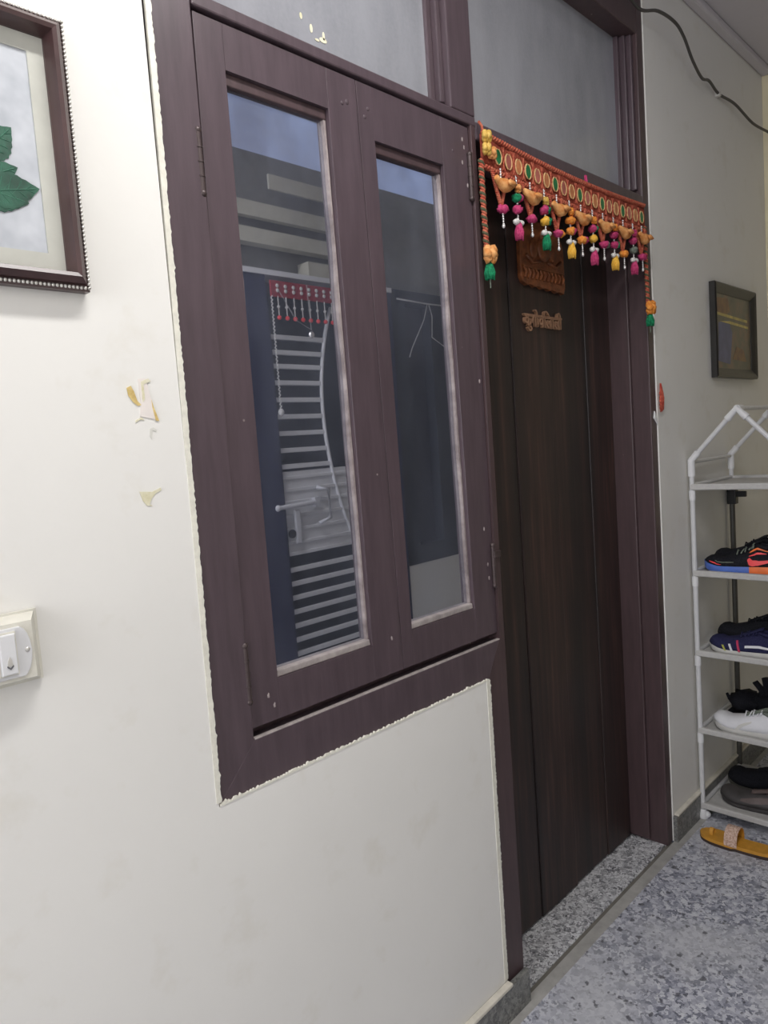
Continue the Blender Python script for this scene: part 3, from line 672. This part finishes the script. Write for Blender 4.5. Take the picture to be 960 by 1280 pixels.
SZ = [1.183, .884, .602, .323, .046]
for i, z in enumerate(SZ):
    s = MB(); yy0 = RY0; yy1 = RY1
    s.box(RX0, RX1, yy1, yy0, z-.002, z+.001)
    s.box(RX0-.010, RX0+.008, yy1-.004, yy0+.004, z-.010, z+.011, bev=.004)
    s.box(RX1-.008, RX1+.010, yy1-.004, yy0+.004, z-.010, z+.011, bev=.004)
    sh = part(s, 'shelf', 'rack_cloth', rk)
    part(MB().tube([(RX0, yy0, z+.006), (RX1, yy0, z+.006)], .0075, 10), 'side_tube', 'rack_tube', rk, sh, smooth='auto')
    part(MB().tube([(RX0, yy1, z+.006), (RX1, yy1, z+.006)], .0075, 10), 'side_tube', 'rack_tube', rk, sh, smooth='auto')
    for y in (yy0, yy1): part(MB().tube([(RX0, y, z-.045), (RX0, y, z-.012)], tr*1.3, 12), 'joint', 'rack_joint', rk, sh, smooth='auto')
for x in (RX0, RX1):
    for y in (RY0, RY1): part(MB().tube([(x, y, .0), (x, y, .012), (x, y, .034)], [.017, .020, .012], 14).ball((x+.002, y-.012 if y == RY0 else y+.012, .014), .014, (1, 1, .95), 10), 'foot', 'rack_joint', rk, smooth='auto')

# ------------------------------------------------------------------ shoes
def shoe(name, label, cat, loc, L, upper, sole, lining, group=None, ankle=.085, toe_h=.050, wd=.048, sole_h=.024, rz=PI/2, laces=None, heel_sole=None, toe_spring=.008, mid=.078, sink=0):
    """toe points to local +X (0 = heel, L = toe)"""
    root = empty(name, label, cat, group, loc=loc, rz=rz)
    WP = [(0, .68), (.25, .72), (.45, .80), (.62, .94), (.75, 1.0), (.88, .95), (1, .82)]
    def width(t):
        for (a, va), (b2, vb) in zip(WP, WP[1:]):
            if t <= b2: u = (t-a)/(b2-a); u = u*u*(3-2*u); base = va+(vb-va)*u; break
        k = (t-.5)/.505
        return wd*base*(max(0, 1-abs(k)**(8 if k > 0 else 6)))**.5
    def blend(t): u = min(1, max(0, (t-.35)/.3)); return u*u*(3-2*u)
    def center(t): return .010*math.sin(PI*t)-.004
    def spring(t): return toe_spring*max(0, (t-.75)/.25)**2*2+.002*max(0, (.1-t)/.1)
    ts = [0, .01, .03, .07, .14, .22, .32, .42, .52, .62, .72, .80, .87, .93, .97, .99, 1.0]
    def solepart(t0, t1, m):
        rings = []
        for i in range(15):
            t = t0+(t1-t0)*i/14; w_ = max(.004, width(min(.998, max(.002, t))))*1.06; c = center(t); z = spring(t)
            h = sole_h*(1.15-.25*t)
            rings.append([(t*L, c-w_*.93, z), (t*L, c-w_, z+h*.5), (t*L, c-w_*.97, z+h), (t*L, c+w_*.97, z+h), (t*L, c+w_, z+h*.5), (t*L, c+w_*.93, z)])
        return MB().loft(rings).build('sole', m, root, smooth='auto')
    if heel_sole: solepart(0, .455, heel_sole); solepart(.455, 1, sole)
    else: solepart(0, 1, sole)
    def hgt(t):
        if t < .10: return ankle*(.93+.07*math.cos(t*30))*(min(1, .55+t*9))
        if t < .38: return ankle*(1-.10*math.sin((t-.10)/.28*PI))
        if t < .52: return ankle+(mid-ankle)*(t-.38)/.14
        if t < .82: return mid+(toe_h-mid)*((t-.52)/.30)**.85
        return toe_h*(max(0, 1-((t-.82)/.185)**2.4))**.5+.004
    rings = []; n = 14
    for t in ts:
        w_ = max(.003, width(min(.997, max(.003, t)))); c = center(t); z0 = spring(t)+sole_h*.8; h = max(.003, hgt(t)-sole_h*.8)
        ring = []
        for k in range(n+1):
            a = PI*k/n; ca, sa = math.cos(a), math.sin(a)
            e = .62+.18*blend(t)
            xx = c+w_*(1 if ca >= 0 else -1)*abs(ca)**e*(1-.25*sa*(1-.65*blend(t))); zz = z0+h*sa**.75
            ring.append((t*L, xx, zz))
        rings.append(ring)
    m = MB().loft(rings, closed=True); m.build('upper', upper, root, smooth=True)
    # opening with padded collar
    el = []
    for k in range(21):
        a = 2*PI*k/20; t = .23+.185*math.cos(a); el.append((t*L, center(t)+wd*.50*math.sin(a), hgt(min(.9, max(.06, t)))+.002-.004*math.cos(a)))
    MB().tube(el, .0065, 8, cap=False).build('collar', lining if lining != 'blk_in' else upper, root, smooth=True)
    q = MB(); rg = []
    for s, dz in ((.98, -.001), (.9, -.004), (.6, -.010), (.05, -.012)):
        rg.append([(.23*L+(p[0]-.23*L)*s, p[1]*s, p[2]+dz) for p in el[:-1]])
    q.loft(rg, cap=False).build('lining', lining if lining != 'blk_in' else 'blk_fabric', root, smooth=True)
    tg = MB(); rings2 = []
    for i in range(7):
        t = .60-.24*i/6; z = hgt(t)+.004+.012*(i/6)**2; ww = wd*.42
        rings2.append([(t*L, center(t)-ww, z-.004), (t*L, center(t), z+.003), (t*L, center(t)+ww, z-.004), (t*L+.003, center(t), z-.008)])
    tg.loft(rings2).build('tongue', lining if lining != 'blk_in' else upper, root, smooth=True)
    if laces:
        lc = MB()
        for i in range(5):
            t = .60-.045*i; z = hgt(t)+.004; s = 1 if i % 2 else -1
            lc.tube([(t*L, center(t)-wd*.5, z-.006), (t*L-.003*s, center(t), z+.006), (t*L, center(t)+wd*.5, z-.006)], .0024, 6)
        lc.tube([(.40*L, .0, hgt(.40)+.006), (.42*L, .018, hgt(.4)+.008), (.44*L, .028, hgt(.42)-.006)], .0022, 6)
        lc.build('laces', laces, root, smooth=True)
    root['_w'] = wd
    def side(t, zf, lift=.0015):      # point on the camera-side flank: local +Y? handled by sgn
        w_ = width(t); c = center(t); h = hgt(t)-sole_h*.8; z0 = spring(t)+sole_h*.8
        a = math.asin(min(1, max(0, zf))**(1/.75)); ca = math.cos(a); e = .62+.18*blend(t)
        xx = c+w_*abs(ca)**e*(1-.25*math.sin(a)*(1-.65*blend(t)))
        return (t*L, xx+lift, z0+h*zf)
    return root, side
def patch(root, side, pts, m, name, sub=8, th=.0018):
    """strip on the flank from pairs (t, zlow, zhigh)"""
    a = []; 
    for i in range(len(pts)-1):
        for k in range(sub):
            f_ = k/sub; a.append(tuple(pts[i][j]+(pts[i+1][j]-pts[i][j])*f_ for j in range(3)))
    a.append(pts[-1]); q = MB(); rings = []
    for t, lo, hi in a:
        p0 = side(t, lo, th); pm = side(t, (lo+hi)/2, th); p1 = side(t, hi, th); 
        rings.append([p0, pm, p1, (p1[0], p1[1]-.004, p1[2]), (pm[0], pm[1]-.004, pm[2]), (p0[0], p0[1]-.004, p0[2])])
    return q.loft(rings).build(name, m, root, smooth='auto')
# toe towards the wall (+y): local +X -> +Y ; local +Y -> -X (towards the camera)
G2 = 'pair of running shoes on the second shelf'
r1, s1 = shoe('running_shoe', 'black running shoe with blue and orange sole and coral swoosh on the second shelf', 'shoe', (2.570, -.318, SZ[1]+.0015), .288, 'blk_fabric', 'blue_rubber', 'blk_in', ankle=.098, toe_h=.050, wd=.046, sole_h=.026, laces='greywool', heel_sole='orange_rubber', mid=.075)
patch(r1, s1, [(.475, .42, .50), (.455, .18, .56), (.42, .12, .40), (.36, .16, .36), (.24, .34, .46), (.12, .52, .56)], 'coral', 'swoosh')
patch(r1, s1, [(.91, .40, .44), (.87, .32, .44), (.80, .27, .36), (.76, .26, .28)], 'coral', 'toe_stripe')
patch(r1, s1, [(.46, .62, .66), (.40, .60, .68), (.34, .66, .74), (.28, .72, .74)], 'coral', 'collar_stripe'); patch(r1, s1, [(.46, .80, .84), (.42, .80, .90), (.34, .84, .90), (.24, .82, .86)], 'orange_rubber', 'collar_pattern')
patch(r1, s1, [(.84, .58, .62), (.74, .46, .54), (.62, .42, .46)], 'greywool', 'grey_overlay')
shoe('running_shoe', 'black running shoe standing behind the coral swoosh shoe on the second shelf', 'shoe', (2.690, -.300, SZ[1]+.0015), .28, 'blk_fabric', 'blk_fabric', 'blk_in', ankle=.098, toe_h=.055, wd=.046, sole_h=.024, laces='blk_fabric', mid=.085)
r2, s2 = shoe('canvas_sneaker', 'navy sneaker with white sole and lime, white and crimson stripes on the third shelf', 'shoe', (2.570, -.318, SZ[2]+.0015), .280, 'navy_fabric', 'white_rubber', 'blk_in', ankle=.082, toe_h=.050, wd=.047, sole_h=.018, laces='navy_fabric', mid=.072)
for t, m, hi in ((.765, 'lime', .50), (.685, 'white_leather', .62), (.60, 'crimson', .85)):
    patch(r2, s2, [(t+.018, .04, .05), (t+.016, .0, hi*.6), (t-.002, .0, hi*.8)], m, 'side_stripe') if False else None
    q = MB(); rg = []
    for i in range(8):
        zf = .02+hi*.9*i/7; tt = t+.035*i/7; p = s2(tt-.014, zf, .0016); p2 = s2(tt+.010, zf, .0016)
        rg.append([p, p2, (p2[0], p2[1]-.004, p2[2]), (p[0], p[1]-.004, p[2])])
    q.loft(rg).build('side_stripe', m, r2)
patch(r2, s2, [(.54, .30, .44), (.40, .30, .42), (.25, .28, .38), (.12, .26, .34)], 'white_leather', 'side_line')
shoe('canvas_sneaker', 'black sneaker behind the navy striped sneaker on the third shelf', 'shoe', (2.700, -.300, SZ[2]+.0015), .28, 'blk_fabric', 'blk_fabric', 'blk_in', ankle=.100, toe_h=.062, wd=.048, sole_h=.022, laces='blk_fabric', mid=.090)
r3, s3 = shoe('white_trainer', 'white leather trainer at the front of the fourth shelf', 'shoe', (2.570, -.328, SZ[3]+.0015), .285, 'white_leather', 'white_rubber', 'greywool', ankle=.085, toe_h=.050, wd=.047, sole_h=.020, laces='white_leather', mid=.074, toe_spring=.010)
patch(r3, s3, [(.70, .02, .10), (.66, .10, .45), (.60, .40, .60), (.52, .58, .66)], 'white_rubber', 'stitched_panel')
# crumpled black strap sandals behind the white trainer
bs = empty('strap_sandal', 'crumpled black strappy sandals behind the white trainer on the fourth shelf', 'sandals', loc=(2.730, -.165, SZ[3]+.0015))
MB().ball((0, .065, .050), .050, (1.0, 1.15, .75), 16, .5, 2.2).ball((.01, -.02, .050), .050, (1.0, 1.5, .8), 16, .5, 5.1).ball((.0, -.10, .035), .035, (1.0, 1.4, .8), 14, .5, 8).build('crumpled_upper', 'blk_fabric', bs, smooth=True)
MB().loft([[(-.045, y, 0), (.045, y, 0), (.045, y, .014), (-.045, y, .014)] for y in (-.14, -.05, .05, .12)]).build('sole', 'blk_fabric', bs)
MB().tube([(0, .0, .07), (-.004, .012, .105), (-.006, .030, .128), (-.004, .036, .122)], [.014, .012, .011, .006], 8).build('strap', 'blk_fabric', bs, smooth=True)
MB().tube([(0, -.010, .08), (0, -.006, .125), (0, .0, .148)], [.014, .014, .012], 8).build('strap', 'blk_fabric', bs, smooth=True)
MB().tube([(0, .09, .05), (-.02, .118, .058), (-.02, .126, .075)], [.01, .008, .005], 8).build('strap', 'blk_fabric', bs, smooth=True)
r5, s5 = shoe('slip_on_shoe', 'dark grey slip-on shoe at the front of the bottom shelf', 'shoe', (2.600, -.320, SZ[4]+.0015), .272, 'grey_leather', 'grey_leather', 'brown_leather', ankle=.062, toe_h=.044, wd=.050, sole_h=.014, mid=.058)
patch(r5, s5, [(.70, .45, .60), (.58, .35, .75), (.46, .40, .80), (.34, .55, .85)], 'brown_leather', 'side_panel')
shoe('slip_on_shoe', 'black shoe with olive rim behind the dark grey slip-on on the bottom shelf', 'shoe', (2.730, -.300, SZ[4]+.0015), .27, 'blk_fabric', 'olive_trim', 'blk_in', ankle=.085, toe_h=.062, wd=.050, sole_h=.020, mid=.085)
# mustard sandal on the floor
sd = empty('sandal', 'mustard sandal with toe loop and sparkly pink cream strap, on the floor by the rack', 'sandal', loc=(2.385, -.300, 0), rz=PI/2)
def sw_(t): return (.038*(.80+.20*math.cos((t-.72)*3)))*(max(0, 1-((t-.5)/.502)**6))**.5 if t > .5 else .031*(max(0, 1-((.5-t)/.502)**6))**.5+.0*t
for nm, m, z0, z1, k in (('outsole', 'sandal_sole', .0, .009, 1.03), ('footbed', 'sandal_tan', .009, .020, 1.0)):
    rings = []
    for i in range(25):
        t = i/24; w_ = max(.003, sw_(min(.998, max(.002, t))))*k; c = .006*math.sin(PI*t)
        h = .006*max(0, .4-t)
        rings.append([(t*.245, c-w_, z0), (t*.245, c+w_, z0), (t*.245, c+w_, z1+h), (t*.245, c-w_, z1+h)])
    MB().loft(rings).build(nm, m, sd, smooth='auto')
def arch(t, w_, h, x1, wid, m, nm, th=.0025):
    rings = []
    for i in range(17):
        a = PI*i/16; y = .006*math.sin(PI*t)+math.cos(a)*w_; z = .016+h*math.sin(a)**.8
        rings.append([(t*.245-wid/2, y, z), (t*.245+wid/2, y, z), (t*.245+wid/2, y*1, z+th), (t*.245-wid/2, y, z+th)])
    return MB().loft(rings).build(nm, m, sd, smooth='auto')
arch(.55, .039, .050, 0, .040, 'strap_sparkle', 'strap')
arch(.55, .0375, .048, 0, .0385, 'sandal_tan', 'strap_lining', .001)
arch(.84, .012, .022, 0, .012, 'sandal_tan', 'toe_loop')

# ------------------------------------------------------------------ ceiling lamp
lp = empty('ceiling_lamp', 'slim white ceiling batten lamp above the corridor', 'lamp', loc=(.62, -.72, 2.80))
B(-.48, .48, -.04, .04, 0, .034, bev=.004).build('housing', 'rack_joint', lp)
B(-.46, .46, -.030, .030, -.010, 0, bev=.004).build('diffuser', 'lamp', lp)

# ------------------------------------------------------------------ opposite side of the corridor (seen as a reflection in the glass)
Y = YB
d2 = empty('door_2', 'opposite doorway with dark blue frame', 'door', kind='structure', loc=(2.08, Y, 0))
part(MB().box(1.56, 1.765, Y-.10, Y+.002, 0, 2.09).box(2.42, 2.47, Y-.10, Y+.002, 0, 2.09), 'jamb', 'gate_blue', d2)
part(MB().box(1.66, 2.47, Y-.10, Y+.01, 2.09, 2.11), 'head_rail', 'gate_white', d2)
part(MB().box(1.70, 2.47, Y-.12, Y-.105, 0, 2.09), 'inner_leaf', 'gate_mesh', d2)
gt = empty('metal_gate', 'white barred metal gate of the opposite doorway, reflected in the left window pane', 'gate', loc=(1.78, Y-.03, 0))
bars = [1.86, 1.80, 1.745, 1.68, 1.612, 1.545, 1.478, 1.41, 1.345]+[.925, .868, .81, .752, .694, .636, .578, .52, .46, .40, .34, .28, .22, .16]
def curve_x(z): return 2.03+.16*((z-1.58)/.42)**2*(.55 if z > 1.58 else .42)
for z in bars:
    x1 = min(2.40, curve_x(z)) if z > 1 else 2.40
    part(MB().box(1.775, x1, Y-.035, Y-.020, z-.0095, z+.0095, bev=.002), 'bar', 'gate_white', gt)
part(MB().tube([(curve_x(1.0+i*.05), Y-.024, 1.0+i*.05) for i in range(21)], .008, 8), 'curved_bar', 'gate_white', gt, smooth=True)
part(MB().box(1.770, 1.785, Y-.04, Y-.015, .05, 2.05).box(2.39, 2.415, Y-.04, Y-.015, .05, 2.05), 'gate_stile', 'gate_blue', gt)
lk = MB(); lk.box(1.785, 2.30, Y-.034, Y-.026, .985, 1.325)
for z in (1.30, 1.25, 1.20, 1.145, 1.09, 1.035, .99): lk.box(1.785, 2.30, Y-.030, Y-.020, z-.007, z+.007, bev=.002)
lk = part(lk, 'lock_panel', 'gate_white', gt)
part(MB().tube([(1.735, Y-.002, 1.185), (1.93, Y-.002, 1.19)], .010, 10).ball((1.735, Y-.002, 1.185), .014).box(1.93, 1.955, Y-.02, Y, 1.17, 1.21), 'bolt', 'white_leather', gt, lk, smooth='auto')
part(MB().box(1.820, 1.850, Y-.01, Y-.002, 1.03, 1.17, bev=.006), 'hasp', 'white_leather', gt, lk)
part(MB().tube([(1.95, Y-.01, 1.25), (1.99, Y+.02, 1.24), (1.99, Y+.02, 1.12), (1.95, Y-.01, 1.10)], .008, 8), 'pull_handle', 'white_leather', gt, lk, smooth=True)
part(MB().tube([(1.80, Y-.001, 1.075), (1.80, Y-.006, 1.075)], .018, 14), 'keyhole', 'black_plastic', gt, lk)
g2 = empty('door_hanging', 'crimson door hanging with white shells on the opposite metal gate', 'door hanging', loc=(1.78, Y+.012, 2.07))
B(0, .62, -.004, .004, -.062, 0).build('band', 'gate_cloth', g2)
for i in range(15):
    x = .03+i*.04
    MB().ball((x, .006, -.020), .008, (1, .6, 1), 8).ball((x, .006, -.038), .008, (1, .6, 1), 8).build('shell', 'whitewool', g2, smooth=True)
    o = MB().tube([(x, .004, -.06), (x, .004, -.135)], .0022, 5).ball((x, .004, -.10), .006, (1, 1, 1), 8).build('pendant_cord', 'whitewool', g2)
    MB().ball((x, .004, -.142), .009, (1, 1, 1), 8).build('pompom', 'coral', o)
MB().twist([(0, .004, -.06), (.0, .004, -.50)], .004, 30).ball((0, .004, -.51), .012, (1, 1, 1.3), 10).build('side_cord', 'whitewool', g2)
MB().tube([(.18, .006, 0), (.185, .008, -.18)], .0014, 5).ball((.185, .008, -.20), .014, (1, .6, 1), 8).tube([(.03, .006, -.03), (.10, .02, -.15), (.18, .02, -.185)], .001, 4).tube([(.30, .006, -.03), (.34, .02, -.12), (.42, .02, -.2)], .001, 4).build('loose_thread', 'silver', g2)
# stair slabs, and a glowing blue pane added for the blue reflection
st = MB()
for i, (z, x0, x1, m) in enumerate(((2.155, 2.02, 2.44, 0), (2.25, 1.58, 2.44, 0), (2.35, 1.58, 2.44, 0), (2.47, 1.85, 2.44, 0))):
    st.box(x0, x1, Y-.10+.02*i, Y-.03, z-.032, z+.025)
tag(st.build('trim_11', 'slab'), 'concrete stair slabs above the opposite doorway', 'stair', kind='structure')
tag(B(1.56, 3.25, Y-.14, Y-.11, 2.11, 2.60).build('trim_12', 'slab_dark'), 'dark stair wall above the opposite doorway', 'trim', kind='structure')
tag(B(1.56, 3.25, Y-.14, Y-.11, 2.60, 2.80).build('glow_pane', 'blue_glow'), 'glowing blue pane added above the opposite doorway for the blue reflection', 'window', kind='structure')
w3 = empty('window_3', 'dark wooden window across the corridor, reflected in the right pane', 'window', kind='structure', loc=(2.9, Y, .83))
part(MB().box(2.47, 3.25, Y-.08, Y+.002, .83, .92).box(2.47, 2.56, Y-.08, Y+.002, .92, 2.11).box(2.74, 2.84, Y-.07, Y, .92, 2.05).box(3.18, 3.25, Y-.08, Y+.002, .92, 2.11).box(2.50, 3.25, Y-.08, Y+.002, 2.05, 2.11), 'frame', 'gate_mesh', w3)
part(MB().box(2.5, 3.25, Y-.06, Y-.055, .92, 2.05), 'pane', 'interior', w3)
wr = MB().tube([(2.48, Y+.03, 2.06), (2.70, Y+.03, 2.055), (3.0, Y+.03, 2.06), (3.3, Y+.03, 2.05)], .0035, 6)
wr.tube([(2.69, Y+.03, 2.055), (2.66, Y+.03, 1.98), (2.56, Y+.03, 1.84), (2.54, Y+.03, 1.80)], .002, 5).tube([(2.70, Y+.03, 2.055), (2.72, Y+.03, 2.0), (2.71, Y+.03, 1.90), (2.80, Y+.03, 1.86), (2.86, Y+.03, 1.85), (2.85, Y+.03, 1.95)], .002, 5)
tag(wr.build('hanging_wire', 'cablepin', smooth=True), 'thin pale wire with a loose loop strung across the opposite window', 'wire')
